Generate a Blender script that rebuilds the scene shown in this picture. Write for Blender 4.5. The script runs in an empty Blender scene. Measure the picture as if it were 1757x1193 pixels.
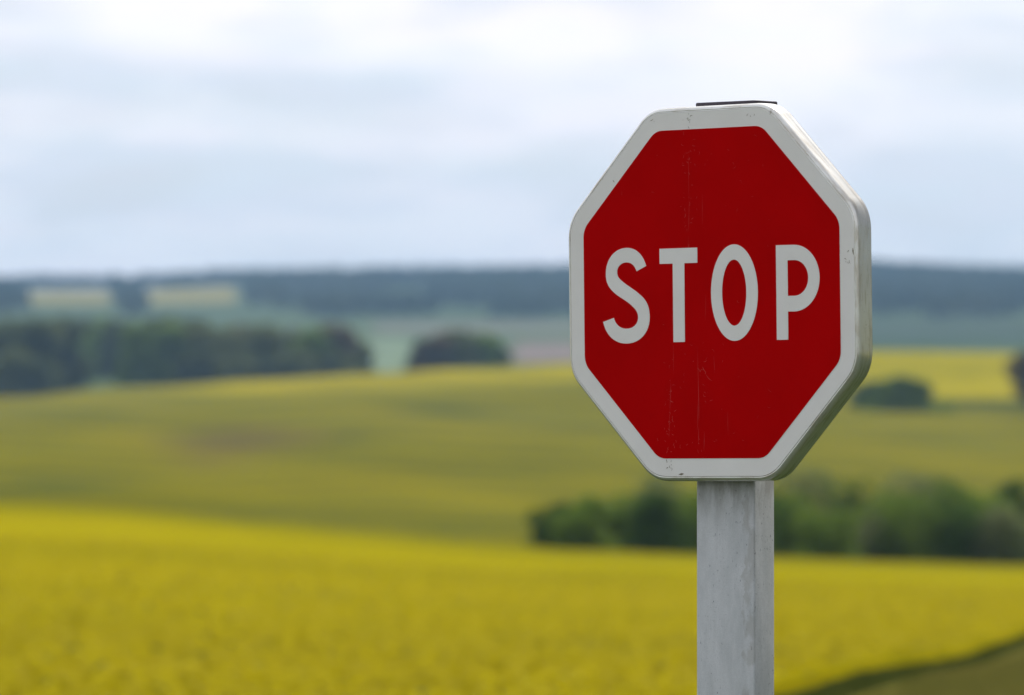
import bpy, math, random
import numpy as np
from mathutils import Matrix, Vector
R = math.radians
C = bpy.context.scene.collection
S = bpy.context.scene
rng = np.random.default_rng(7)

# ------------------------------------------------------------------ camera
EYE = 2.0                       # camera height above the verge
F = 10000.0                     # focal length in units of 1/1757 picture width
cam_d = bpy.data.cameras.new('camera')
cam = bpy.data.objects.new('camera', cam_d); C.objects.link(cam)
cam_d.sensor_width = 36.0; cam_d.lens = F / 1757.0 * 36.0
cam_d.clip_start = 0.1; cam_d.clip_end = 40000
cam.location = (0, 0, EYE)
cam.rotation_euler = (math.pi/2 + math.atan(118.5/F), 0, 0)
cam_d.dof.use_dof = True; cam_d.dof.focus_distance = 9.37; cam_d.dof.aperture_fstop = 6.4
S.camera = cam

# ------------------------------------------------------------------ view, world, sun
S.view_settings.view_transform = 'Standard'; S.view_settings.look = 'None'
S.view_settings.exposure = 0.0; S.view_settings.gamma = 1.0
SUN_EL, SUN_AZ = R(55), R(20)   # azimuth from +Y towards +X
w = bpy.data.worlds.new('World'); S.world = w; w.use_nodes = True
nt = w.node_tree; nt.nodes.clear()
def N(nt, t, **k):
    n = nt.nodes.new(t)
    for a, b in k.items(): setattr(n, a, b)
    return n
def put(nt, sock, v):
    if hasattr(v, 'links') or isinstance(v, bpy.types.NodeSocket): nt.links.new(v, sock)
    else: sock.default_value = v
def mth(nt, op, a, b=None, c=None, clamp=False):
    n = N(nt, 'ShaderNodeMath', operation=op, use_clamp=clamp)
    put(nt, n.inputs[0], a)
    if b is not None: put(nt, n.inputs[1], b)
    if c is not None: put(nt, n.inputs[2], c)
    return n.outputs[0]
def mix(nt, f, a, b, blend='MIX'):
    n = N(nt, 'ShaderNodeMix', data_type='RGBA', blend_type=blend)
    put(nt, n.inputs['Factor'], f); put(nt, n.inputs[6], a); put(nt, n.inputs[7], b)
    return n.outputs[2]
def noise(nt, vec, scale, detail=3, rough=.5, dist=0):
    n = N(nt, 'ShaderNodeTexNoise'); put(nt, n.inputs['Vector'], vec)
    n.inputs['Scale'].default_value = scale; n.inputs['Detail'].default_value = detail
    n.inputs['Roughness'].default_value = rough; n.inputs['Distortion'].default_value = dist
    return n.outputs['Fac']
def ramp(nt, f, lo, hi, a=0., b=1.):
    n = N(nt, 'ShaderNodeMapRange', interpolation_type='SMOOTHSTEP')
    put(nt, n.inputs[0], f)
    for i, v in enumerate((lo, hi, a, b)): n.inputs[i+1].default_value = v
    return n.outputs[0]
def mapping(nt, vec, scale=(1,1,1), loc=(0,0,0)):
    n = N(nt, 'ShaderNodeMapping'); put(nt, n.inputs[0], vec)
    n.inputs['Scale'].default_value = scale; n.inputs['Location'].default_value = loc
    return n.outputs[0]
tc = N(nt, 'ShaderNodeTexCoord').outputs['Generated']
sky = N(nt, 'ShaderNodeTexSky', sky_type='NISHITA', sun_disc=False)
sky.sun_elevation = SUN_EL; sky.sun_rotation = SUN_AZ; sky.dust_density = 2.0
sep = N(nt, 'ShaderNodeSeparateXYZ'); nt.links.new(tc, sep.inputs[0])
X_, Z_ = sep.outputs[0], sep.outputs[2]
n1 = noise(nt, mapping(nt, tc, (1, 1, 3.2), (.31, .1, .02)), 22, 3, .5, .3)
n2 = noise(nt, mapping(nt, tc, (1, 1, 4.5), (.7, .4, .35)), 52, 3, .5, .2)
cl = mth(nt, 'ADD', mth(nt, 'MULTIPLY', n1, .65), mth(nt, 'MULTIPLY', n2, .35))
cl = ramp(nt, cl, .38, .62)
up = ramp(nt, Z_, .028, .072)                      # cloud sheet thickens away from the horizon
def puff(x, z, sx, sz):
    a = mth(nt, 'POWER', mth(nt, 'DIVIDE', mth(nt, 'SUBTRACT', X_, x), sx), 2.0)
    b = mth(nt, 'POWER', mth(nt, 'DIVIDE', mth(nt, 'SUBTRACT', Z_, z), sz), 2.0)
    return mth(nt, 'EXPONENT', mth(nt, 'MULTIPLY', mth(nt, 'ADD', a, b), -1.0))
pf = mth(nt, 'ADD', puff(-.058, .0700, .016, .0065), puff(-.0235, .0680, .009, .0085))
pf = mth(nt, 'ADD', pf, mth(nt, 'ADD', puff(.006, .0665, .014, .006), puff(.045, .0665, .020, .012)))
pf = mth(nt, 'ADD', pf, puff(.0, .095, .3, .014))
dk = mth(nt, 'ADD', puff(-.030, .0565, .022, .0038), puff(-.075, .0585, .022, .0035))
dk = mth(nt, 'ADD', dk, mth(nt, 'ADD', puff(-.058, .0410, .032, .006), puff(.078, .041, .02, .010)))
lv = mth(nt, 'ADD', mth(nt, 'MULTIPLY', cl, .42), mth(nt, 'MULTIPLY', up, .22))
lv = mth(nt, 'ADD', lv, mth(nt, 'MULTIPLY', pf, .75))
lv = mth(nt, 'ADD', lv, mth(nt, 'MULTIPLY', puff(-.01, .0500, .30, .0040), .22))
lv = mth(nt, 'SUBTRACT', lv, mth(nt, 'MULTIPLY', dk, .55), clamp=True)
cloud = mix(nt, lv, (8.6, 9.35, 10.25, 1), (12.0, 11.7, 12.2, 1))   # radiance before the strength below
tint = ramp(nt, noise(nt, mapping(nt, tc, (1, 1, 5), (.2, .9, .1)), 30, 2), .4, .6)
cloud = mix(nt, mth(nt, 'MULTIPLY', tint, .5), cloud, mix(nt, 1.0, cloud, (1.03, .985, 1.0, 1), 'MULTIPLY'))
far = ramp(nt, Z_, .15, .7)
cloud = mix(nt, far, cloud, (7.8, 8.2, 9.0, 1))
vd = N(nt, 'ShaderNodeVectorMath', operation='DOT_PRODUCT'); nt.links.new(tc, vd.inputs[0])
vd.inputs[1].default_value = (math.sin(SUN_AZ)*math.cos(SUN_EL), math.cos(SUN_AZ)*math.cos(SUN_EL), math.sin(SUN_EL))
glow = mth(nt, 'POWER', mth(nt, 'MAXIMUM', vd.outputs['Value'], 0.), 12.)      # thin cloud lit through round the sun
side = ramp(nt, X_, .11, .6, 1., .26)                                          # unseen sky on the right dimmed, added to darken the post's side
cmb = N(nt, 'ShaderNodeCombineColor'); [nt.links.new(side, cmb.inputs[i]) for i in range(3)]
cloud = mix(nt, 1., cloud, cmb.outputs[0], 'MULTIPLY')
cloud = mix(nt, mth(nt, 'MULTIPLY', glow, .9), cloud, (26, 25.5, 25, 1))
cover = ramp(nt, n1, .25, .55, .82, .97)
col = mix(nt, cover, sky.outputs[0], cloud)
bg = N(nt, 'ShaderNodeBackground'); nt.links.new(col, bg.inputs[0]); bg.inputs[1].default_value = .1
out = N(nt, 'ShaderNodeOutputWorld'); nt.links.new(bg.outputs[0], out.inputs[0])

sd = bpy.data.lights.new('sun', 'SUN'); sd.energy = 3.4; sd.angle = R(.6); sd.color = (1, .95, .87)
sun = bpy.data.objects.new('sun', sd); C.objects.link(sun)
d = Vector((math.sin(SUN_AZ)*math.cos(SUN_EL), math.cos(SUN_AZ)*math.cos(SUN_EL), math.sin(SUN_EL)))
sun.rotation_euler = d.to_track_quat('Z', 'Y').to_euler()

# ------------------------------------------------------------------ helpers
def mat(name, fn, rough=.6, metal=0., spec=.5, bump=None):
    m = bpy.data.materials.new(name); m.use_nodes = True
    t = m.node_tree; b = t.nodes['Principled BSDF']
    b.inputs['Roughness'].default_value = rough; b.inputs['Metallic'].default_value = metal
    b.inputs['Specular IOR Level'].default_value = spec
    oc = N(t, 'ShaderNodeTexCoord').outputs['Object']
    r = fn(t, oc) if callable(fn) else fn
    put(t, b.inputs['Base Color'], r)
    if bump:
        h, st, dist = bump(t, oc)
        bn = N(t, 'ShaderNodeBump'); put(t, bn.inputs['Height'], h)
        bn.inputs['Strength'].default_value = st; bn.inputs['Distance'].default_value = dist
        t.links.new(bn.outputs[0], b.inputs['Normal'])
    return m
def obj(name, verts, faces, mats, parent=None, mi=None, smooth=False):
    me = bpy.data.meshes.new(name)
    me.from_pydata([tuple(v) for v in verts], [], [tuple(f) for f in faces])
    for m in (mats if isinstance(mats, (list, tuple)) else [mats]): me.materials.append(m)
    if mi is not None: me.polygons.foreach_set('material_index', np.asarray(mi, dtype=np.int32))
    if smooth: me.polygons.foreach_set('use_smooth', np.ones(len(me.polygons), dtype=bool))
    me.update()
    o = bpy.data.objects.new(name, me); C.objects.link(o)
    if parent: o.parent = parent
    return o
def quads_obj(name, V, mats, parent=None, mi=None):
    """V: (n,4,3) array of quads -> one mesh, built fast"""
    n = len(V); me = bpy.data.meshes.new(name)
    me.vertices.add(n*4); me.vertices.foreach_set('co', np.ascontiguousarray(V, dtype=np.float32).ravel())
    me.loops.add(n*4); me.loops.foreach_set('vertex_index', np.arange(n*4, dtype=np.int32))
    me.polygons.add(n); me.polygons.foreach_set('loop_start', np.arange(0, n*4, 4, dtype=np.int32))
    for m in (mats if isinstance(mats, (list, tuple)) else [mats]): me.materials.append(m)
    if mi is not None: me.polygons.foreach_set('material_index', np.asarray(mi, dtype=np.int32))
    me.update(calc_edges=True); me.validate()
    o = bpy.data.objects.new(name, me); C.objects.link(o)
    if parent: o.parent = parent
    return o
def tag(o, label=None, cat=None, group=None, kind=None):
    for k, v in (('label', label), ('category', cat), ('group', group), ('kind', kind)):
        if v: o[k] = v
    return o
def empty(name, loc, M=None):
    o = bpy.data.objects.new(name, None); C.objects.link(o)
    o.location = loc; o.empty_display_size = .2
    if M is not None: o.rotation_euler = M.to_euler()
    return o

# ------------------------------------------------------------------ terrain
# a real height field; knots are apparent elevations at a set of distances and bearings
PX = np.array([-600, 0, 200, 450, 650, 800, 980, 1300, 1500, 1757, 2400.])
crest1 = np.array([852, 862, 871, 896, 914, 929, 942, 954, 961, 968, 985.])
crest2 = np.array([690, 684, 666, 653, 641, 633, 628, 622, 640, 648, 648.])
K = [(34.5, np.full(11, 1193.)),
     (60., crest1 + (1193-crest1)*.60), (100., crest1 + (1193-crest1)*.31),
     (160., crest1 + (1193-crest1)*.11), (250., crest1),
     (330., crest1 + 7), (430., crest1 + 3),
     (550., crest1*.80 + crest2*.20), (750., crest1*.52 + crest2*.48), (950., crest1*.30 + crest2*.70 + 4),
     (1150., np.array([730, 722, 706, 692, 684, 678, 672, 676, 690, 693, 693.])),
     (1500., np.array([690, 684, 666, 652, 641, 633, 627, 614, 607, 609, 610.])),
     (1650., np.array([700, 690, 652, 668, 656, 648, 640, 624, 617, 617, 617.])),
     (2000., np.array([660, 655, 646, 650, 641, 632, 624, 612, 606, 606, 606.])),
     (2800., np.array([598]*7 + [592, 592, 594, 596.])),
     (3600., np.array([550]*7 + [552, 552, 552, 552.])),
     (4600., np.array([516, 516, 516, 514, 512, 510, 508, 506, 506, 512, 516.])),
     (5800., np.array([496, 498, 500, 490, 484, 482, 480, 478, 474, 482, 484.])),
     (7600., np.array([520]*11, dtype=float))]
KD = np.array([0., 22.] + [k[0] for k in K])
KZ = [np.zeros(11), np.full(11, .0)]
for dd, y in K:
    z = EYE - (y - 715.)/F*dd
    if dd < 300: z = z - .25
    KZ.append(z)
KZ = np.array(KZ)
def hermite(xk, yk, x):
    """monotone cubic through (xk, yk[k, :]) at x -> (len(x), cols)"""
    h = np.diff(xk)[:, None]; s = np.diff(yk, axis=0)/h
    m = np.zeros_like(yk); m[0] = s[0]; m[-1] = s[-1]
    pr = s[:-1]*s[1:]
    m[1:-1] = np.where(pr > 0, 2*pr/np.where(np.abs(s[:-1]+s[1:]) < 1e-12, 1, s[:-1]+s[1:]), 0)
    i = np.clip(np.searchsorted(xk, x) - 1, 0, len(xk)-2)
    t = ((x - xk[i])/np.diff(xk)[i])[:, None]; hh = h[i]
    return ((2*t**3-3*t**2+1)*yk[i] + (t**3-2*t**2+t)*hh*m[i] + (-2*t**3+3*t**2)*yk[i+1] + (t**3-t**2)*hh*m[i+1])
def cols(px):
    px = np.clip(px, PX[0], PX[-1]); i = np.clip(np.searchsorted(PX, px)-1, 0, len(PX)-2)
    t = (px-PX[i])/(PX[i+1]-PX[i]); t = t*t*(3-2*t)*.6 + t*.4
    return i, t
def und(x, y):      # gentle undulation, stronger far away
    r = np.hypot(x, y); a = np.clip((r-330)/500, 0, 1)
    return a*(.35*np.sin(x*.021+y*.004) + .3*np.sin(y*.017-x*.009+1.3)) + np.clip((r-1700)/2000, 0, 1)*1.6*np.sin(x*.013+2)*np.cos(y*.004)
def height(x, y):
    x = np.atleast_1d(np.asarray(x, float)); y = np.atleast_1d(np.asarray(y, float))
    r = np.hypot(x, y); px = 878.5 + F*np.tan(np.clip(np.arctan2(x, y), -.25, .25))
    z = hermite(KD, KZ, np.clip(r, 0, KD[-1])); i, t = cols(px); k = np.arange(len(r))
    return z[k, i]*(1-t) + z[k, i+1]*t + und(x, y)
def at(px, d):
    a = math.atan((px-878.5)/F); x, y = d*math.sin(a), d*math.cos(a)
    return x, y, float(height(x, y)[0])

def edge_x(y): return np.interp(y, [0, 34.5, 36.4, 40.2, 52.6, 68, 260], [-5.6, 1.14, 1.58, 2.22, 3.76, 5.72, 29.8])          # the crop's border with the verge
az = np.concatenate([np.linspace(-180, -14, 50), np.arange(-13, -6, .5), np.arange(-6, 6.01, .06), np.arange(6.5, 13.1, .5), np.linspace(14, 180, 50)[:-1]])
az = np.radians(az)
def rings(a, b, n): return np.geomspace(a, b, n)
def smooth(e0, e1, v):
    t = np.clip((v-e0)/(e1-e0), 0, 1); return t*t*(3-2*t)
def blob(px, py, cx, cy, rx, ry): return np.exp(-(((px-cx)/rx)**2 + ((py-cy)/ry)**2))
YEL = np.array([.300, .252, .006]); OLV = np.array([.158, .146, .008]); GRN = np.array([.045, .055, .014])
BRN = np.array([.110, .078, .040]); DGN = np.array([.060, .078, .020]); WOOD = np.array([.030, .050, .022])
def zone(x, y, z, part):
    """crop colour of each spot of land (bloom, bare patches, fields)"""
    r = np.hypot(x, y); px = 878.5 + F*x/np.maximum(y, 1); py = 715 + (EYE - z)*F/np.maximum(r, 1)
    px = np.where(y > 0, px, 99999.)
    c = np.tile(OLV, (len(x), 1)); 
    def lay(m, col): nonlocal c; m = np.clip(m, 0, 1)[:, None]; c = c*(1-m) + np.asarray(col)*m
    if part == 'verge':                              # lush mown grass round the sign, dry grass along the crop
        m = smooth(19, 27, r)[:, None]
        return np.array([.034, .050, .016])*(1-m) + np.array([.21, .195, .050])*m
    if part == 'crop':
        c = np.tile(YEL, (len(x), 1))
        for cx, cy, rx, ry, k in ((1050,985,130,9,.35),(150,1068,260,14,.30),(1560,1035,260,10,.25),(1000,1105,300,12,.28),(560,1150,200,14,.22),(60,1120,120,60,.25),(350,940,200,7,.18),(1100,1060,160,8,.2),(1600,1090,120,12,.35)):
            lay(k*blob(px, py, cx, cy, rx, ry), OLV)
        lay(.8*smooth(32, 0, py-np.interp(px, PX, crest1)), OLV)
        return c
    if part == 'hill':
        yc = np.interp(px, PX, K[11][1])
        lay(smooth(36, 16, py-yc)*smooth(150, 450, px)*smooth(1480, 1200, px), YEL*1.02)
        lay(.6*smooth(46, 4, py-yc)*smooth(420, 150, px), YEL*.8)
        lay(.85*blob(px, py, 860, 742, 220, 12), YEL*.75); lay(.7*blob(px, py, 640, 705, 130, 14), YEL*.75)
        lay(.6*blob(px, py, 330, 805, 150, 20), YEL*.7); lay(.65*blob(px, py, 620, 835, 260, 22), YEL*.75)
        lay(.5*blob(px, py, 850, 865, 120, 14), YEL*.75); lay(.7*blob(px, py, 230, 745, 90, 30), YEL*.7)
        lay(.35*blob(px, py, 1600, 790, 200, 18), YEL*.7); lay(.3*blob(px, py, 1000, 790, 180, 12), YEL*.7)
        lay(1.0*blob(px, py, 400, 762, 110, 20), BRN*1.05); lay(.7*blob(px, py, 445, 742, 110, 11), BRN); lay(.5*blob(px, py, 500, 745, 70, 12), BRN); lay(.4*blob(px, py, 350, 790, 60, 14), BRN)
        lay(.9*blob(px, py, 120, 822, 120, 15), DGN); lay(.7*blob(px, py, 10, 845, 110, 14), DGN)
        lay(1.0*blob(px, py, 770, 706, 120, 13), DGN); lay(.6*blob(px, py, 600, 750, 50, 12), DGN)
        lay(.65*blob(px, py, 960, 735, 130, 10), DGN); lay(.55*blob(px, py, 560, 880, 200, 12), DGN)
        lay(.5*blob(px, py, 780, 905, 180, 14), DGN); lay(.5*blob(px, py, 850, 800, 160, 10), DGN)
        lay(.4*blob(px, py, 180, 710, 140, 12), DGN); lay(.4*blob(px, py, 1650, 750, 140, 12), DGN)
        lay(.75*np.clip(np.sin(py*.23+np.sin(px*.013)*1.6)*np.sin(px*.006+py*.04)+.2, 0, 1), YEL*.62)
        lay(.55*np.clip(np.sin(py*.31+np.sin(px*.009+2)*2.1)*np.cos(px*.008-py*.05)+.1, 0, 1), DGN)
        far_y = smooth(1120, 1165, r)*smooth(1440, 1480, px)
        lay(far_y, YEL*1.0)
        lay(.9*smooth(1085, 1125, r)*(1-smooth(1150, 1180, r))*smooth(1460, 1500, px), DGN*.8)
        return c
    # beyond the crest: meadows, ploughed land, woods
    c = np.tile(np.array([.085, .12, .055]), (len(x), 1))
    lay(smooth(2050, 2150, r)*(1-smooth(2900, 3050, r))*smooth(860, 900, px)*smooth(1300, 1200, px), (.21, .165, .15))
    lay(smooth(3150, 3250, r)*(1-smooth(3500, 3600, r))*smooth(620, 660, px), (.15, .15, .12))
    lay(smooth(1960, 2000, r)*smooth(720, 690, px)*smooth(600, 640, px)*(1-smooth(3000, 3100, r)), (.17, .22, .14))
    lay(.85*smooth(1330, 1430, px)*smooth(2250, 2450, r), (.045, .070, .040))
    lay(smooth(3560, 3640, r), np.array([.07, .10, .05]))
    for a0, a1 in ((45, 185), (248, 402)):
        px = px + 3*np.sin(r*.011+a0)
        lay(smooth(a0-6, a0, px)*smooth(a1+6, a1, px)*smooth(4300, 4480, r)*(1-smooth(5250, 5420, r)), (.235, .20, .055))
    lay(.6*smooth(4280, 4350, r)*(1-smooth(4520, 4600, r))*smooth(470, 520, px)*smooth(760, 700, px), (.12, .16, .09))
    return c
def field_mat(name, sc, amt, rough=.9, stretch=(1, 1, 1), dark=(.55, .62, .5, 1), lift=(1.2, 1.2, 1.1, 1)):
    def fn(t, oc):
        a = N(t, 'ShaderNodeVertexColor', layer_name='crop').outputs['Color']
        v = mapping(t, oc, stretch)
        p = ramp(t, noise(t, v, sc, 6, .62, .4), .36, .64)
        q = ramp(t, noise(t, v, sc*9, 3, .6), .35, .65)
        c = mix(t, mth(t, 'MULTIPLY', p, amt), a, mix(t, 1., a, dark, 'MULTIPLY'))
        return mix(t, mth(t, 'MULTIPLY', q, amt*.7), c, mix(t, 1., a, lift, 'MULTIPLY'))
    return mat(name, fn, rough, spec=0.)
M_verge = field_mat('verge_grass', .8, .8)
M_crop = field_mat('rapeseed_bloom', .06, .62, stretch=(.35, 1, 1))
M_hill = field_mat('hillside_crop', .012, .60, stretch=(.6, .35, 1))
M_val = field_mat('meadow', .006, .5)
M_far = field_mat('far_slope', .004, .6)
def sheet(name, rs, part, m, mask=None, dz=0., kind='structure'):
    A, D_ = np.meshgrid(az, rs); x = (D_*np.sin(A)).ravel(); y = (D_*np.cos(A)).ravel()
    z = height(x, y) + dz
    na, nr = len(az), len(rs)
    I = np.arange(nr*na).reshape(nr, na); J = np.roll(I, -1, axis=1)
    f = np.stack([I[:-1].ravel(), I[1:].ravel(), J[1:].ravel(), J[:-1].ravel()], 1)
    if mask is not None: f = f[mask(x[f].mean(1), y[f].mean(1))]
    col = zone(x, y, z, part)
    o = obj(name, np.stack([x, y, z], 1), f[:, ::-1], m, smooth=True)
    ca = o.data.color_attributes.new('crop', 'FLOAT_COLOR', 'POINT')
    ca.data.foreach_set('color', np.concatenate([col, np.ones((len(col), 1))], 1).astype(np.float32).ravel())
    return tag(o, kind=kind)
# near ground, running under the crop as far as the hedge
sheet('ground', np.concatenate([[.05], rings(1, 22, 14), rings(24, 262, 40)]), 'verge', M_verge)
sheet('hillside_field', np.concatenate([rings(262, 620, 50), rings(628, 1500, 70)[0:]]), 'hill', M_hill)
sheet('valley', rings(1500, 3560, 60), 'valley', M_val)
sheet('hills', rings(3560, 7600, 46), 'far', M_far)
# the crop's canopy, a closed sheet of bloom with its own border along the verge
def crop_sheet():
    ys = rings(22, 256, 120); nx = 150
    u = np.linspace(0, 1, nx)
    V = []; 
    for yy in ys:
        x1 = edge_x(yy); x0 = -.16*yy - 12
        if yy > 140: x1 = min(x1, .16*yy+10)
        xs = x1 - (x1-x0)*u**1.3
        V += [(a, yy) for a in xs]
    V = np.array(V); x, y = V[:, 0], V[:, 1]
    z0 = height(x, y)
    endf = np.clip((256-y)/10, 0, 1)
    z = z0 + (.25*endf) + .008*rng.standard_normal(len(x))*endf
    I = np.arange(len(ys)*nx).reshape(len(ys), nx); z[I[:, 0]] -= .11; z[I[:, 1]] -= .04
    f = np.stack([I[:-1, :-1].ravel(), I[1:, :-1].ravel(), I[1:, 1:].ravel(), I[:-1, 1:].ravel()], 1)
    col = zone(x, y, z, 'crop')
    # skirt down the border
    P = np.stack([x, y, z], 1); ei = I[:, 0]; dup_ = P[ei].copy()
    P = np.concatenate([P, dup_]); col = np.concatenate([col, np.tile(GRN, (len(ei), 1))])
    e = np.arange(len(x), len(x)+len(ei)); n0 = len(P)
    sk = P[e].copy(); sk[:, 2] = z0[ei] - .05; sk[:, 0] += .10
    P = np.concatenate([P, sk]); col = np.concatenate([col, np.tile(GRN, (len(e), 1))])
    s = np.arange(len(e)-1)
    f2 = np.stack([e[s], n0+s, n0+s+1, e[s+1]], 1)
    nf = I[0]; n1_ = len(P); sk2 = P[nf].copy(); sk2[:, 2] = z0[nf]-.05; sk2[:, 1] -= .12
    P = np.concatenate([P, sk2]); col = np.concatenate([col, np.tile(GRN, (nx, 1))])
    s = np.arange(nx-1); f3 = np.stack([nf[s], nf[s+1], n1_+s+1, n1_+s], 1)
    o = obj('rapeseed_field', P, np.concatenate([f, f2, f3]), M_crop, smooth=True)
    ca = o.data.color_attributes.new('crop', 'FLOAT_COLOR', 'POINT')
    ca.data.foreach_set('color', np.concatenate([col, np.ones((len(col), 1))], 1).astype(np.float32).ravel())
    tag(o, kind='structure')
crop_sheet()

# flower heads and leaves standing out of the canopy, verge grass
def leafmat(name, c, c2, sc=3., trans=.42, rough=.8):
    m = mat(name, lambda t, oc: mix(t, ramp(t, noise(t, oc, sc, 3), .35, .65), c, c2), rough, spec=.05)
    t = m.node_tree; b = t.nodes['Principled BSDF']; o_ = t.nodes['Material Output']
    tr = N(t, 'ShaderNodeBsdfTranslucent'); t.links.new(b.inputs['Base Color'].links[0].from_socket, tr.inputs[0])
    ms = N(t, 'ShaderNodeMixShader'); ms.inputs[0].default_value = trans
    t.links.new(b.outputs[0], ms.inputs[1]); t.links.new(tr.outputs[0], ms.inputs[2]); t.links.new(ms.outputs[0], o_.inputs[0])
    return m
M_flower = leafmat('rapeseed_flowers', (.43, .36, .009, 1), (.40, .335, .009, 1), 1.5, .5)
M_stem = leafmat('rapeseed_leaves', (.10, .13, .035, 1), (.06, .09, .03, 1), 2.)
def rand_quads(P, s, flat=.4):
    n = len(P); a = rng.standard_normal((n, 3)); a[:, 2] *= flat; a /= np.linalg.norm(a, axis=1)[:, None]
    b = rng.standard_normal((n, 3)); b[:, 2] *= flat; b -= (a*b).sum(1)[:, None]*a; b /= np.linalg.norm(b, axis=1)[:, None]
    s = np.broadcast_to(s, (n,))[:, None]
    return np.stack([P-a*s-b*s*.6, P+a*s-b*s*.6, P+a*s+b*s*.6, P-a*s+b*s*.6], 1)
n = 120000
y = 27 + (140-27)*rng.random(n)**1.5; x = (rng.random(n)*2-1)*(.115*y+1.5)
k = x < edge_x(y) - .02; x, y = x[k], y[k]
hh = rng.random(len(x))
P = np.stack([x, y, height(x, y) + .252 + .035*hh - .1*np.clip(1-(edge_x(y)-x)/.08, 0, 1)], 1)
quads_obj_n = quads_obj('rapeseed_plants', rand_quads(P, .018+.025*rng.random(len(x)), .14), [M_flower, M_stem], mi=(rng.random(len(x)) < .015 + .09*np.clip(np.sin(y*.21+x*.12)*np.sin(x*.31+y*.05+1)+.1, 0, 1)*smooth(34, 50, y)).astype(int))
tag(quads_obj_n, 'yellow blooming heads of the rapeseed crop in the near field', 'rapeseed', kind='stuff')
n = 70000
y = 27 + 45*rng.random(n); x = edge_x(y) + .35 + 4.5*rng.random(n)**1.2
z = height(x, y); h = .03 + .10*rng.random(n); lean = rng.standard_normal((n, 2))*.05
a = rng.random(n)*math.pi; wx, wy = np.cos(a)*.008, np.sin(a)*.008
b0 = np.stack([x-wx, y-wy, z], 1); b1 = np.stack([x+wx, y+wy, z], 1)
t0 = np.stack([x+lean[:, 0]-wx*.2, y+lean[:, 1]-wy*.2, z+h], 1); t1 = np.stack([x+lean[:, 0]+wx*.2, y+lean[:, 1]+wy*.2, z+h], 1)
M_grass = leafmat('grass_blades', (.15, .15, .034, 1), (.20, .18, .046, 1), .5)
tag(quads_obj('verge_grass', np.stack([b0, b1, t1, t0], 1), M_grass), 'olive green grass of the verge beside the yellow field', 'grass', kind='stuff')
# tufts at the foot of the sign
n = 9000
rr = 2.2*np.sqrt(rng.random(n)); aa = rng.random(n)*2*math.pi; x = .33+rr*np.cos(aa); y = 9.45+rr*np.sin(aa)
h = .04+.14*rng.random(n); lean = rng.standard_normal((n, 2))*.04; a = rng.random(n)*math.pi; wx, wy = np.cos(a)*.003, np.sin(a)*.003; z = 0*x
tag(quads_obj('verge_grass', np.stack([np.stack([x-wx, y-wy, z], 1), np.stack([x+wx, y+wy, z], 1), np.stack([x+lean[:, 0], y+lean[:, 1], z+h], 1), np.stack([x+lean[:, 0]-wx, y+lean[:, 1]-wy, z+h], 1)], 1), M_grass),
    'short green grass around the foot of the sign post', 'grass', kind='stuff')

# ------------------------------------------------------------------ trees and shrubs
M_bark = mat('bark', lambda t, oc: mix(t, noise(t, mapping(t, oc, (4, 4, .6)), 3, 4), (.10, .075, .05, 1), (.17, .14, .10, 1)), .9)
LEAF = {
 'green': leafmat('hedge_leaves', (.15, .23, .024, 1), (.20, .28, .038, 1), .5),
 'dark': leafmat('dark_leaves', (.070, .125, .018, 1), (.10, .165, .028, 1), .5),
 'grey': leafmat('greyish_leaves', (.23, .26, .10, 1), (.17, .215, .075, 1), .5),
 'wood': leafmat('woodland_leaves', (.085, .110, .030, 1), (.115, .14, .042, 1), .15),
 'wood2': leafmat('woodland_leaves_light', (.14, .17, .045, 1), (.18, .20, .06, 1), .15),
 'brown': leafmat('brownish_leaves', (.17, .12, .055, 1), (.13, .105, .045, 1), .3)}
def tube(P, rad, nseg=7):
    V = []; Fc = []
    for i, (p, r) in enumerate(zip(P, rad)):
        for k in range(nseg):
            a = 2*math.pi*k/nseg; V.append((p[0]+r*math.cos(a), p[1]+r*math.sin(a), p[2]))
    for i in range(len(P)-1):
        for k in range(nseg):
            Fc.append((i*nseg+k, i*nseg+(k+1) % nseg, (i+1)*nseg+(k+1) % nseg, (i+1)*nseg+k))
    Fc.append(tuple(range((len(P)-1)*nseg, len(P)*nseg)))
    return V, Fc
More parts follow.
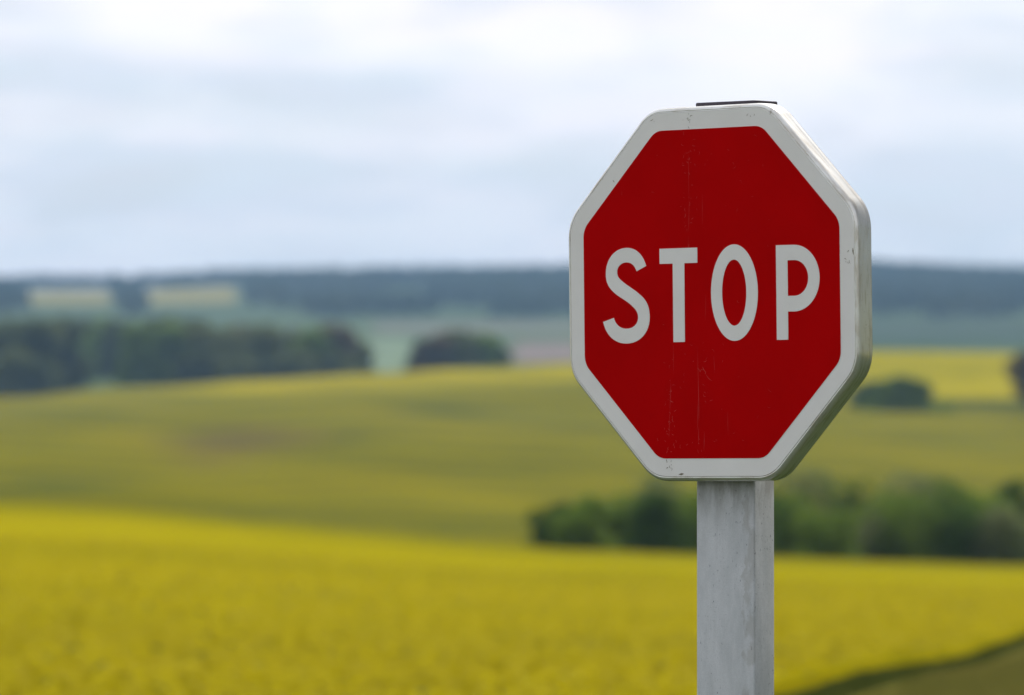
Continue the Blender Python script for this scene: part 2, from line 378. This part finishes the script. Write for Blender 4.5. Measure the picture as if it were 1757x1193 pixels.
def tree(name, loc, W, H, kind, label, cat, group=None, nleaf=2500, leaf=.13, bush=False, seed=0, stretch_y=1.):
    g = np.random.default_rng(seed)
    root = empty(name, loc); tag(root, label, cat, group)
    # trunk and limbs
    V = []; Fc = []
    lobes = []
    nl = 11 if bush else 15
    for i in range(nl):
        zc = H*(g.uniform(.22, .80) if bush else g.uniform(.34, .84))
        rmax = W*.5*math.sqrt(max(.05, 1-((zc/H-.45)/.58)**2))
        a = g.random()*2*math.pi; q = rmax*.68*math.sqrt(g.random())
        rl = g.uniform(.20, .33)*min(W, H*1.1)*(.9 if i else 1.1)
        rl = min(rl, H-zc) if not bush else min(rl, max(H-zc, .16*H))
        lobes.append((q*math.cos(a), q*math.sin(a)*stretch_y, zc, rl))
    lobes.append((g.uniform(-.1, .1)*W, 0, H*.78, H*.21))
    def add(P, rad):
        v, f = tube(P, rad); o = len(V); V.extend(v); Fc.extend([tuple(i+o for i in q) for q in f])
    rt = H*(.020 if bush else .028)
    add([(0, 0, -.3), (.01*W, 0, H*.2), (-.02*W, .01*W, H*.5), (0, 0, H*.8)], [rt*1.3, rt, rt*.65, rt*.2])
    for lx, ly, lz, lr in lobes[:9]:
        z0 = lz*(.15 if bush else .55)
        add([(0, 0, z0), (lx*.5, ly*.5, z0+(lz-z0)*.6), (lx, ly, lz)], [rt*.6, rt*.4, rt*.12])
    obj('trunk', V, Fc, M_bark, root, smooth=True)
    L = np.array(lobes); wgt = L[:, 3]**2; pick = g.choice(len(L), nleaf, p=wgt/wgt.sum())
    dv = g.standard_normal((nleaf, 3)); dv /= np.linalg.norm(dv, axis=1)[:, None]
    rr = L[pick, 3]*(.55+.5*g.random(nleaf)**.6)*(1+.18*np.sin(dv[:, 0]*7+pick)*np.cos(dv[:, 2]*6))
    P = L[pick, :3] + dv*rr[:, None]*np.array([1, stretch_y, .9]); P[:, 2] = np.maximum(P[:, 2], .03*H)
    if bush:                                        # low skirts of foliage close to the ground
        m = nleaf//5; a = g.random(m)*2*math.pi; q = W*.48*np.sqrt(g.random(m))
        P = np.concatenate([P, np.stack([q*np.cos(a), q*np.sin(a)*stretch_y, H*.30*g.random(m)], 1)])
    global rng
    old = rng; rng = g; Q = rand_quads(P, leaf*(.6+.8*g.random(len(P))), .7); rng = old
    quads_obj('crown', Q, LEAF[kind], root)
    return root

HG = 'shrubs of the hedge behind the yellow field'
# px, width px, top px, distance, kind, label
hedge = [
 (955, 110, 858, 322, 'dark', 'low dark green shrub at the left end of the hedge behind the yellow field'),
 (1010, 110, 848, 318, 'green', 'rounded mid green shrub, second from the left end of the hedge'),
 (1068, 120, 838, 324, 'green', 'green shrub of the hedge below the lower left corner of the stop sign'),
 (1130, 130, 838, 318, 'dark', 'dark green shrub of the hedge below the white rim of the sign'),
 (1110, 150, 806, 352, 'grey', 'pale greyish green bush rising behind the hedge left of the post'),
 (1185, 120, 835, 322, 'green', 'green shrub of the hedge touching the left edge of the sign post'),
 (1262, 150, 830, 322, 'dark', 'shrub of the hedge mostly hidden behind the grey sign post'),
 (1352, 130, 845, 326, 'green', 'green shrub of the hedge close to the right edge of the sign post'),
 (1378, 150, 790, 356, 'grey', 'pale greyish green bush behind the hedge right of the post'),
 (1455, 130, 812, 342, 'dark', 'taller dark green bush of the hedge under the right corner of the sign'),
 (1420, 120, 872, 318, 'green', 'bright green low shrub at the front of the hedge right of the post'),
 (1500, 110, 868, 322, 'grey', 'soft greyish shrub between two darker bushes of the hedge'),
 (1545, 130, 838, 322, 'green', 'mid green bush left of the darkest bush in the hedge'),
 (1605, 150, 812, 324, 'dark', 'large dark green bush, the fullest in the right part of the hedge'),
 (1560, 130, 800, 366, 'grey', 'pale green bush showing above the right part of the hedge'),
 (1665, 110, 850, 328, 'green', 'mid green bush right of the largest dark bush in the hedge'),
 (1640, 120, 826, 338, 'green', 'green bush filling the gap right of the largest dark bush, rising behind its neighbours'),
 (1690, 110, 836, 345, 'green', 'green bush between the right group of bushes and the one at the right edge'),
 (1722, 110, 862, 324, 'grey', 'greyish green shrub near the right edge of the photo'),
 (1745, 90, 812, 350, 'dark', 'dark bush top at the right edge of the photo, above the grey shrub'),
 (1815, 130, 840, 326, 'green', 'green shrub where the hedge leaves the photo on the right')]
for i, (px, wp, top, dd, kd, lb) in enumerate(hedge):
    x, y, z = at(px, dd); H = EYE - (top-715)/F*dd - z
    tree('shrub', (x, y, z-.05), wp/F*dd*1.12, H, kd, lb, 'shrub', HG, 2600, .105, True, 50+i)
# separate plants on the hill
x, y, z = at(1556, 1090); tree('shrub', (x, y, z-.3), 18.5, EYE-(640-715)/F*1090-z, 'green', 'wide dark green thicket at the lower edge of the far yellow field', 'shrub', None, 5200, .3, True, 95, .6)
x, y, z = at(1492, 1098); tree('shrub', (x, y, z-.3), 9, EYE-(650-715)/F*1098-z, 'dark', 'dark bush beside the right corner of the stop sign, left of the thicket', 'shrub', None, 2000, .3, True, 92)
x, y, z = at(1768, 1080); tree('tree', (x, y, z-.3), 9.0, EYE-(598-715)/F*1080-z, 'brown', 'brownish tree at the right edge of the photo by the far yellow field', 'tree', None, 3200, .3, False, 93)
x, y, z = at(1812, 1085); tree('tree', (x, y, z-.3), 8.0, EYE-(610-715)/F*1085-z, 'dark', 'dark green tree just outside the right edge, next to the brownish tree', 'tree', None, 2500, .3, False, 94)
# the tree belt behind the crest on the left
TG = 'trees of the belt behind the hill crest'
belt = []
g2 = random.Random(5)
px = -150
while px < 630:
    top = np.interp(px, [-150, 0, 120, 260, 330, 420, 500, 560, 600, 640], [540, 540, 536, 540, 548, 556, 562, 555, 565, 590]) + g2.uniform(-5, 9)
    gap = 130 < px < 218
    belt.append((px, g2.uniform(70, 105), top, g2.uniform(1740, 1850) if gap else g2.uniform(1545, 1600), g2.choice(['wood', 'wood', 'wood2', 'green', 'brown'])))
    px += g2.uniform(24, 34)
for px_ in (20, 60, 330, 400, 455, 520, 585): belt.append((px_, 80, g2.uniform(590, 615), 1535, g2.choice(['wood', 'wood2'])))
seen = {}; belt_trees = []
for i, (px, wp, top, dd, kd) in enumerate(belt):
    x, y, z = at(px, dd); H = EYE - (top-715)/F*dd - z
    tone = {'wood': 'dark green', 'wood2': 'lighter green', 'green': 'fresh green', 'brown': 'brownish'}[kd]
    where = ('low in front of the belt' if dd < 1540 else 'of the belt by the left edge' if px < 45 else 'of the belt left of the pale meadow' if px < 110 else
             'of the belt behind the pale meadow' if dd > 1700 else 'of the belt right of the pale meadow' if px < 330 else 'in the middle of the belt' if px < 460 else 'near the right end of the belt' if px < 590 else 'at the right tip of the belt')
    lb = tone + ' tree ' + where
    seen.setdefault(lb, []).append((px, None)); belt_trees.append((lb, px,
    tree('tree', (x, y, z-.3), wp/F*dd*1.05, H, kd, lb, 'tree', TG, 2200, .62, True, 200+i)))
ORD = ['leftmost', 'second', 'third', 'fourth', 'fifth', 'sixth']; CNT = {2: 'two', 3: 'three', 4: 'four', 5: 'five', 6: 'six'}
for lb, px, o in belt_trees:                     # look-alikes are told apart by their place in the row
    same = sorted(q for l2, q, _ in belt_trees if l2 == lb)
    if len(same) > 1:
        k_ = same.index(px); o['label'] = lb + (', rightmost of ' if k_ == len(same)-1 and len(same) > 2 else ', right one of ' if k_ == 1 and len(same) == 2 else ', left one of ' if len(same) == 2 else ', ' + ORD[k_] + ' of ') + CNT[len(same)]
for i, (px, wp, top, kd, lb) in enumerate([(742, 70, 572, 'brown', 'brownish tree at the left of the small clump on the crest'),
      (786, 85, 561, 'wood2', 'tallest green tree in the middle of the small clump on the crest'),
      (824, 70, 569, 'green', 'fresh green tree right of the middle of the clump on the crest'),
      (850, 48, 590, 'wood', 'low green bush at the right foot of the clump on the crest'),
      (714, 44, 594, 'wood', 'low bush at the left foot of the clump on the crest')]):
    x, y, z = at(px, 1545+8*i); H = EYE - (top-715)/F*1550 - z
    tree('tree', (x, y, z-.3), wp/F*1550*1.1, H, kd, lb, 'tree', 'trees of the small clump on the crest', 2200, .55, True, 300+i)
# far woods: one mass of crowns over the hills
def woods(n, d0, d1, seed):
    g = np.random.default_rng(seed); Vs = []
    dd = np.sqrt(g.uniform(d0**2, d1**2, n)); px = g.uniform(-450, 2250, n)
    keep = np.ones(n, bool)
    wob = 4*np.sin(dd*.013) + 3*np.sin(dd*.037) - (dd-4700)*.015; wd = 30*np.sin(px*.05) + 30*np.sin(px*.13+1)
    for a0, a1 in ((24, 206), (230, 424)): keep &= ~((px > a0+wob) & (px < a1+wob) & (dd < 5330+wd))
    cl_ = np.sin(dd*.0042+np.sin(px*.011)*1.9+.5)*np.cos(px*.0062+dd*.0011) + .5*np.sin(px*.021+dd*.006)
    keep &= ~((cl_ > .62) & (dd < 5350))
    keep &= ~((px > 480) & (px < 740) & (dd > 4100) & (dd < 4750))
    keep &= ~((px > 1480) & (px < 1700) & (dd > 4150) & (dd < 4350))
    dd, px = dd[keep], px[keep]; a = np.arctan((px-878.5)/F); x, y = dd*np.sin(a), dd*np.cos(a); z = height(x, y)
    H = g.uniform(9, 15, len(x)); W = g.uniform(5, 9, len(x)); m = 26
    dv = g.standard_normal((len(x), m, 3)); dv /= np.linalg.norm(dv, axis=2)[:, :, None]; dv[:, :, 2] = np.abs(dv[:, :, 2])*1.15-.15
    P = np.stack([x, y, z+H*.45], 1)[:, None] + dv*np.stack([W, W, H*.55], 1)[:, None]*g.uniform(.75, 1.05, (len(x), m, 1))
    return P.reshape(-1, 3)
P = woods(5200, 3600, 6000, 3)
M_fw = leafmat('far_wood_leaves', (.025, .048, .024, 1), (.060, .078, .036, 1), .006)
tag(quads_obj('far_wood', rand_quads(P, 2.0+1.2*rng.random(len(P)), .8), M_fw), 'dark hazy woods covering the far hills', 'wood', kind='stuff')

# ------------------------------------------------------------------ stop sign
SIGN_M = Matrix(((0.75258, -0.01053, -0.65842), (-0.65847, -0.0011, -0.75261), (0.0072, 0.99994, -0.00776)))
# columns: x to the right along the face, y up, z out of the face towards the road -> as an orthonormal matrix
ez = Vector((-0.65842, -0.75261, -0.00776)).normalized()
ex = Vector((0.75258, -0.65847, 0.0072)); ex = (ex - ez*ex.dot(ez)).normalized(); ey = ez.cross(ex)
SM = Matrix((ex, ey, ez)).transposed()
sign = empty('stop_sign', (.31893, 9.39270, EYE + .19871), SM)
tag(sign, 'red octagonal STOP sign with a white border on a grey post', 'sign')

def octagon(a, r, seg=9):
    """regular octagon of half-width a with corners rounded at radius r, counter-clockwise"""
    pts = []
    for k in range(8):
        t = R(22.5+45*k); c = a/math.cos(R(22.5)); cx, cy = c*math.cos(t), c*math.sin(t)
        q = (a-r)/math.cos(R(22.5)); ox, oy = q*math.cos(t), q*math.sin(t)
        for j in range(seg):
            th = t - R(22.5) + R(45)*j/(seg-1)
            pts.append((ox+r*math.cos(th), oy+r*math.sin(th)))
    return pts
mm = .001
def sweep(name, prof, m, parent, r0=66*mm):
    """prof: list of (inset from the 300 mm outline, z); rounded corners stay concentric"""
    V = []; Fc = []; n = len(octagon(.3, .05))
    for ins, z in prof:
        V += [(x, y, z) for x, y in octagon(.3-ins, max(.004, r0-ins))]
    for i in range(len(prof)-1):
        for k in range(n):
            k2 = (k+1) % n
            Fc.append((i*n+k, (i+1)*n+k, (i+1)*n+k2, i*n+k2))
    return obj(name, V, Fc, m, parent, smooth=True)
# --- materials
def gauss_stains(t, oc, c):
    v = mapping(t, oc, (1, 1, 1))
    s = ramp(t, noise(t, v, 160, 5, .7), .66, .74)
    s2 = ramp(t, noise(t, v, 9, 2), .5, .62)
    return mix(t, mth(t, 'MULTIPLY', mth(t, 'MULTIPLY', s, s2), .6), c, (.30, .22, .12, 1))
def face_white(t, oc):
    c = mix(t, ramp(t, noise(t, oc, 14, 4), .3, .7), (.86, .83, .80, 1), (.90, .87, .845, 1))
    c = gauss_stains(t, oc, c)
    f = ramp(t, noise(t, oc, 1400, 2), .3, .7)
    return mix(t, mth(t, 'MULTIPLY', f, .10), c, (.5, .5, .48, 1))
def face_bump(t, oc): return noise(t, oc, 900, 2), .06, .0006
M_face = mat('reflective_white', face_white, .55, spec=.35, bump=face_bump)
def red_fn(t, oc):
    c = mix(t, ramp(t, noise(t, oc, 6, 3), .3, .7), (.48, .0002, .0009, 1), (.53, .0003, .0014, 1))
    v = mapping(t, oc, (1, .35, 1)); d_ = ramp(t, noise(t, v, 420, 3, .7), .70, .78)
    bx = N(t, 'ShaderNodeSeparateXYZ'); put(t, bx.inputs[0], oc)
    def band(x0, w): return mth(t, 'EXPONENT', mth(t, 'MULTIPLY', mth(t, 'POWER', mth(t, 'DIVIDE', mth(t, 'SUBTRACT', bx.outputs[0], x0), w), 2.), -1.))
    b = mth(t, 'ADD', band(-.041, .012), mth(t, 'ADD', band(-.083, .010), mth(t, 'MULTIPLY', band(-.02, .02), .6)), clamp=True)
    c = mix(t, mth(t, 'MULTIPLY', mth(t, 'MULTIPLY', d_, mth(t, 'ADD', mth(t, 'MULTIPLY', b, .55), .08)), 1.), c, (.62, .22, .18, 1))
    return c
M_red = mat('reflective_red', red_fn, .6, spec=.02, bump=face_bump)
M_scr = mat('scratch_pale', (.55, .05, .045, 1), .8)
M_scr2 = mat('scratch_dirt', (.22, .18, .13, 1), .8)
def rim_fn(t, oc):
    c = mix(t, ramp(t, noise(t, oc, 10, 4), .3, .7), (.76, .745, .71, 1), (.86, .85, .82, 1))
    ge = N(t, 'ShaderNodeSeparateXYZ'); put(t, ge.inputs[0], oc)
    g = noise(t, mapping(t, oc, (18, 18, 170)), 1, 4, .65)
    c = mix(t, mth(t, 'MULTIPLY', ramp(t, g, .46, .68), .42), c, (.36, .27, .17, 1))
    sp = ramp(t, noise(t, mapping(t, oc, (1, 1, 1)), 210, 4, .7), .62, .72)
    return mix(t, mth(t, 'MULTIPLY', sp, .45), c, (.20, .14, .08, 1))
M_rim = mat('rim_painted_metal', rim_fn, .27, metal=.6, spec=.7, bump=lambda t, oc: (noise(t, mapping(t, oc, (30, 30, 500)), 1, 3), .12, .001))
M_back = mat('back_grey_metal', lambda t, oc: mix(t, noise(t, oc, 12, 3), (.30, .31, .32, 1), (.38, .39, .40, 1)), .5, metal=.6)
# --- plate
front = octagon(.2945, 60.5*mm)
n = len(front)
V = [(x, y, 0) for x, y in front] + [(x, y, -.0025) for x, y in front]
Fc = [tuple(range(n)), tuple(range(2*n-1, n-1, -1))] + [(k, n+k, n+(k+1) % n, (k+1) % n) for k in range(n)]
plate = obj('plate', V, Fc, M_face, sign)
# red panel with hairline scratches in the same mesh
def flat(pts, z0, z1):
    n = len(pts); V = [(x, y, z1) for x, y in pts] + [(x, y, z0) for x, y in pts]
    return V, [tuple(range(n)), tuple(range(2*n-1, n-1, -1))] + [(k, n+k, n+(k+1) % n, (k+1) % n) for k in range(n)]
V, Fc = flat(octagon(.266, 34*mm), .0001, .0006); mi = [0]*len(Fc)
gs = random.Random(11)
def scratch(V, Fc, mi, x, y, L, ang, bend, w, slot, z=.0008):
    k = 7; P = []
    for j in range(k+1):
        s = j/k; P.append((x + L*s*math.cos(ang+bend*s) , y + L*s*math.sin(ang+bend*s)))
    o = len(V)
    for j, (a, b) in enumerate(P):
        ww = w*math.sin(math.pi*(j+.35)/(k+.7)) * gs.uniform(.6, 1.2)
        nx, ny = -math.sin(ang+bend*j/k), math.cos(ang+bend*j/k)
        V.append((a+nx*ww/2, b+ny*ww/2, z)); V.append((a-nx*ww/2, b-ny*ww/2, z))
    for j in range(k):
        Fc.append((o+2*j, o+2*j+1, o+2*j+3, o+2*j+2)); mi.append(slot)
def inside(x, y, a=.258): return abs(x) < a and abs(y) < a and abs(x)+abs(y) < a*math.sqrt(2)
# long faint vertical hairs, then scattered nicks along two weathered runs
for x0, y0, L in ((-.041, .225, -.075), (-.0405, .150, -.05), (-.043, .095, -.04), (-.026, -.085, -.12), (-.0262, -.17, -.05), (-.083, -.14, -.05), (-.0865, -.19, -.045), (-.077, -.08, -.05), (.0075, -.10, -.03), (-.008, .0, -.045), (-.013, .16, -.05), (-.014, -.222, -.035), (.035, -.19, -.04), (-.0255, -.215, -.03)):
    scratch(V, Fc, mi, x0, y0, abs(L), -math.pi/2+gs.uniform(-.03, .03), gs.uniform(-.05, .05), .0006, 1)
for cx, cy, sx, sy, nn in ((-.041, .225, .010, .018, 16), (-.041, .165, .008, .05, 18), (-.086, -.175, .006, .05, 18), (-.088, -.238, .008, .020, 16), (-.015, -.125, .02, .04, 12), (.02, -.2, .05, .05, 12), (0, .2, .09, .03, 14), (0, 0, .15, .15, 34), (-.02, -.25, .06, .006, 10)):
    for _ in range(nn):
        x, y = gs.gauss(cx, sx), gs.gauss(cy, sy)
        if inside(x, y): scratch(V, Fc, mi, x, y, gs.uniform(.002, .008), gs.uniform(0, 6.28), gs.uniform(-1.5, 1.5), gs.uniform(.0005, .0011), 1)
scratch(V, Fc, mi, -.0165, -.118, .012, -1.2, .3, .0012, 1); scratch(V, Fc, mi, -.010, -.130, .018, -1.0, .3, .0009, 1)
scratch(V, Fc, mi, -.0855, -.172, .008, -.5, .1, .0014, 1); scratch(V, Fc, mi, .118, -.155, .010, -1.0, .4, .0008, 1)
scratch(V, Fc, mi, .058, -.012, .006, -2.4, 1.6, .0011, 1, .0012)
red = obj('red_panel', V, Fc, [M_red, M_scr], sign, mi=mi)
# dirt specks on the white border, in the plate's mesh
def add_to(o, V, Fc, m, ):
    me = o.data; base = len(me.vertices); vs = [tuple(v.co) for v in me.vertices] + V
    fs = [tuple(p.vertices) for p in me.polygons] + [tuple(i+base for i in f) for f in Fc]
    k = len(me.polygons); me.clear_geometry(); me.from_pydata(vs, [], fs); me.materials.append(m)
    me.polygons.foreach_set('material_index', np.array([0]*k+[1]*len(Fc), dtype=np.int32)); me.update()
V2 = []; F2 = []; mi2 = []
for cx, cy, s, nn in ((-.093, -.278, .004, 9), (-.042, .280, .005, 9), (-.115, .283, .002, 3), (.092, .283, .004, 4), (-.20, .2, .03, 3), (.28, .05, .008, 5), (.0, -.282, .1, 4)):
    for _ in range(nn): scratch(V2, F2, mi2, gs.gauss(cx, s), gs.gauss(cy, s), gs.uniform(.0015, .006), gs.uniform(0, 6.28), gs.uniform(-1.2, 1.2), gs.uniform(.0006, .0013), 0, .0004)
scratch(V2, F2, mi2, -.069, -.2918, .011, 0, .1, .0028, 0, .0004); scratch(V2, F2, mi2, .1275, .2825, .011, 1.0, .3, .0012, 0, .0004)
scratch(V2, F2, mi2, .2925, .066, .012, -1.57, .1, .0022, 0, .0004)
V2 = [v for v in V2]; add_to(plate, V2, F2, M_scr2)
# rim: rolled front edge, two shallow ribs, rolled back edge, inward flange
prof = [(5.3*mm, .0002), (4.6*mm, .0002), (4.2*mm, -.0006), (3.9*mm, -.0001), (2.2*mm, -.0006), (.2*mm, -.0018), (-1.5*mm, -.0037), (-2.6*mm, -.0063), (-3*mm, -.0095), (-3*mm, -.018), (-3*mm, -.0265),
        (-2.65*mm, -.0275), (-3*mm, -.0285), (-3*mm, -.0325), (-2.6*mm, -.0345), (-1*mm, -.0364), (1.5*mm, -.0372), (14*mm, -.0372), (14*mm, -.0357), (3.6*mm, -.0357), (2.2*mm, -.034), (2*mm, -.004), (5.3*mm, -.003)]
rim = sweep('rim', prof, M_rim, sign)
V, Fc = flat(octagon(.2935, 60*mm), -.0045, -.0028); obj('back_plate', V, Fc, M_back, sign)
# letters (millimetres on the face)
def bez(p0, *segs, k=12):
    out = [p0]; cur = p0
    for s in segs:
        if len(s) == 2 and not isinstance(s[0], tuple): out.append(s); cur = s; continue
        a, b, c = s
        for j in range(1, k+1):
            t = j/k; out.append(tuple((1-t)**3*cur[i]+3*(1-t)**2*t*a[i]+3*(1-t)*t*t*b[i]+t**3*c[i] for i in (0, 1)))
        cur = c
    return out
Sx = bez((-132.2, 47.3), ((-139, 66), (-153, 77.8), (-174, 77.8)), ((-199.5, 77.8), (-218.3, 60), (-218.3, 36)), ((-218.3, 18), (-209, 10), (-193, .2)),
  ((-183, -5.5), (-171, -10.5), (-162, -18)), ((-154, -24), (-150.4, -29), (-150.4, -36)), ((-150.4, -47), (-161, -54.1), (-175, -54.1)),
  ((-188, -54.1), (-199, -47.5), (-202.2, -36)), (-225.2, -42.2), ((-219, -65), (-200, -78.4), (-174.8, -78.4)), ((-147, -78.4), (-125.9, -61), (-125.9, -36)),
  ((-125.9, -17), (-134, -7), (-147, 1.5)), ((-157, 9), (-172, 15.5), (-183, 23)), ((-190, 27.5), (-194.2, 31.5), (-194.2, 38.5)),
  ((-194.2, 47.5), (-185.5, 54), (-174.2, 54)), ((-163.5, 54), (-156.5, 48.5), (-152.7, 39)))
Tx = [(-103.8, 49.8), (-76.2, 49.8), (-76.4, -77.6), (-52.4, -77.6), (-51.8, 49.8), (-24.6, 49.8), (-24.6, 74.4), (-103.8, 74.4)]
def ell(cx, cy, rx, ry, a0, a1, k=28): return [(cx+rx*math.cos(R(a0+(a1-a0)*j/k)), cy+ry*math.sin(R(a0+(a1-a0)*j/k))) for j in range(k+1)]
Oo = ell(51.6, 0, 48.3, 77.6, 0, 360, 64)[:-1]; Oi = ell(51.2, 0, 25.1, 53.1, 0, 360, 64)[:-1]
Po = [(161.1, -77.4), (161.1, -32.4)] + ell(174, 20.5, 51.7, 53.1, -90, 90, 32) + [(137.8, 73.8), (137.8, -77.4)]
Pi = [(161.1, -7.6)] + ell(175, 20.8, 27.8, 28.4, -90, 90, 28) + [(161.1, 49.2)]
def letter(outl, hole=None):
    cu = bpy.data.curves.new('tmp', 'CURVE'); cu.dimensions = '2D'; cu.fill_mode = 'BOTH'; cu.extrude = .00025
    for pts in [outl] + ([hole] if hole else []):
        sp = cu.splines.new('POLY'); sp.points.add(len(pts)-1); sp.use_cyclic_u = True
        for q, (a, b) in zip(sp.points, pts): q.co = (a*mm, b*mm, 0, 1)
    to = bpy.data.objects.new('tmp', cu); C.objects.link(to)
    dg = bpy.context.evaluated_depsgraph_get(); me = bpy.data.meshes.new_from_object(to.evaluated_get(dg))
    bpy.data.objects.remove(to); me.name = 'letter'; me.transform(Matrix.Translation((0, 0, .0009)))
    me.materials.clear(); me.materials.append(M_face)
    o = bpy.data.objects.new('letter', me); C.objects.link(o); o.parent = sign
    return o
for (a, b), nm in zip(((Sx, None), (Tx, None), (Oo, Oi), (Po, Pi)), 'STOP'):
    letter(a, b)['label'] = 'white letter ' + nm + ' on the red panel'
# --- post, vertical, turned like the face; its front touches the rim's back flange
yaw = math.atan2(ex.y, ex.x)
pf_ = Vector((.31893, 9.39270, 0)) + Vector((ez.x, ez.y, 0)).normalized()*(-.0385)
root_inv = (Matrix.Translation(sign.location) @ SM.to_4x4()).inverted()
PM = Matrix.Translation((pf_.x, pf_.y, 0)) @ Matrix.Rotation(yaw, 4, 'Z')
PW, PD, PTOP = .1208, .0532, EYE + .19871 + .3058
def rrect(x0, x1, y0, y1, r, seg=5):
    pts = []
    for cx, cy, a0 in ((x1-r, y1-r, 0), (x0+r, y1-r, 90), (x0+r, y0+r, 180), (x1-r, y0+r, 270)):
        for j in range(seg): a = R(a0+90*j/(seg-1)); pts.append((cx+r*math.cos(a), cy+r*math.sin(a)))
    return pts
def prism(name, pts, zs, m, parent, bev=0):
    V = []; n = len(pts)
    cx = sum(p[0] for p in pts)/n; cy = sum(p[1] for p in pts)/n
    for z, sc in zs: V += [(cx+(x-cx)*sc, cy+(y-cy)*sc, z) for x, y in pts]
    Fc = [tuple(range(n-1, -1, -1)), tuple(range((len(zs)-1)*n, len(zs)*n))]
    for i in range(len(zs)-1):
        for k in range(n): Fc.append((i*n+k, i*n+(k+1) % n, (i+1)*n+(k+1) % n, (i+1)*n+k))
    o = obj(name, V, Fc, m, parent)
    for p in o.data.polygons: p.use_smooth = len(p.vertices) == 4
    o.matrix_parent_inverse = Matrix.Identity(4); o.matrix_local = root_inv @ PM
    return o
def post_fn(t, oc):
    s = N(t, 'ShaderNodeSeparateXYZ'); put(t, s.inputs[0], oc)
    c = mix(t, ramp(t, noise(t, mapping(t, oc, (1, 1, .4)), 22, 6, .7), .3, .7), (.43, .445, .44, 1), (.55, .56, .555, 1))
    c = mix(t, mth(t, 'MULTIPLY', ramp(t, noise(t, oc, 420, 3, .7), .4, .6), .22), c, (.30, .31, .31, 1))
    st = ramp(t, noise(t, mapping(t, oc, (60, 60, 4)), 1, 5, .7), .5, .68)
    c = mix(t, mth(t, 'MULTIPLY', st, .16), c, (.27, .27, .26, 1))
    sp = ramp(t, noise(t, mapping(t, oc, (1, 1, .6)), 230, 3, .6), .625, .69)
    sp = mth(t, 'MULTIPLY', sp, ramp(t, noise(t, mapping(t, oc, (1, 1, .3)), 16, 2), .42, .56))
    c = mix(t, mth(t, 'MULTIPLY', sp, .7), c, (.10, .11, .12, 1))
    # wavy stain running down next to the front corner
    wv = noise(t, mapping(t, oc, (0, 0, 1)), 24, 4, .6)
    lim = mth(t, 'ADD', .037, mth(t, 'MULTIPLY', mth(t, 'SUBTRACT', wv, .5), .05))
    e = ramp(t, mth(t, 'SUBTRACT', s.outputs[0], lim), 0., .0015)
    fr = ramp(t, noise(t, mapping(t, oc, (1, 1, .5)), 40, 3), .42, .55)
    e = mth(t, 'MULTIPLY', e, mth(t, 'LESS_THAN', s.outputs[1], .003))
    c = mix(t, mth(t, 'MULTIPLY', mth(t, 'MULTIPLY', e, fr), .45), c, (.29, .28, .245, 1))
    # darker streaks, stronger towards the sign's lower edge
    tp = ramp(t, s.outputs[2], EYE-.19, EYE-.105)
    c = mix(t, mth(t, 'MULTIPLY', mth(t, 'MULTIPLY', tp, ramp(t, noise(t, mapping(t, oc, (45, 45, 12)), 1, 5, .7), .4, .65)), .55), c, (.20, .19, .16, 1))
    return c
M_post = mat('dull_aluminium', post_fn, .6, metal=.1, spec=.3, bump=lambda t, oc: (noise(t, oc, 180, 5, .7), .16, .0012))
pr = rrect(-PW/2, PW/2, 0, PD, .0035)
post = prism('post', pr, [(-.35, 1), (PTOP, 1)], M_post, sign)
M_cap = mat('black_plastic', lambda t, oc: mix(t, noise(t, oc, 60, 3), (.018, .012, .020, 1), (.05, .035, .055, 1)), .5)
cp = rrect(-PW/2-.001, PW/2+.0065, -.003, PD+.003, .006)
prism('post_cap', cp, [(PTOP-.012, 1), (PTOP+.003, 1), (PTOP+.0048, .985)], M_cap, sign)
# two mounting rails across the back, with bolts, behind the plate
for zz in (.13, -.15):
    Vb = []; Fb = []
    def box(x0, x1, y0, y1, z0, z1):
        o = len(Vb); Vb.extend([(x, y, z) for x in (x0, x1) for y in (y0, y1) for z in (z0, z1)])
        Fb.extend([tuple(o+i for i in f) for f in ((0, 1, 3, 2), (4, 6, 7, 5), (0, 4, 5, 1), (2, 3, 7, 6), (0, 2, 6, 4), (1, 5, 7, 3))])
    box(-.23, .23, zz-.015, zz+.015, -.0345, -.0048); box(-.068, -.0615, zz-.02, zz+.02, -.10, -.0410); box(.0615, .068, zz-.02, zz+.02, -.10, -.0410); box(-.0612, .0612, zz-.02, zz+.02, -.1, -.096)
    obj('bracket', Vb, Fb, M_back, sign)

# ------------------------------------------------------------------ haze
hm = bpy.data.materials.new('haze'); hm.use_nodes = True; ht = hm.node_tree; ht.nodes.clear()
pv = N(ht, 'ShaderNodeVolumePrincipled'); pv.inputs['Color'].default_value = (.41, .67, 1, 1); pv.inputs['Density'].default_value = 8.6e-5
pv.inputs['Anisotropy'].default_value = .2
ho = N(ht, 'ShaderNodeOutputMaterial'); ht.links.new(pv.outputs[0], ho.inputs['Volume'])
zlo = min(float(KZ.min()), 0) - 5; B = 8200.; zhi = 210.
V = [(x, y, z) for x in (-B, B) for y in (-B, B) for z in (zlo, zhi)]
hz = obj('haze', V, [(0, 1, 3, 2), (4, 6, 7, 5), (0, 4, 5, 1), (2, 3, 7, 6), (0, 2, 6, 4), (1, 5, 7, 3)], hm)
tag(hz, 'thin bluish haze over the far hills', 'haze', kind='stuff')
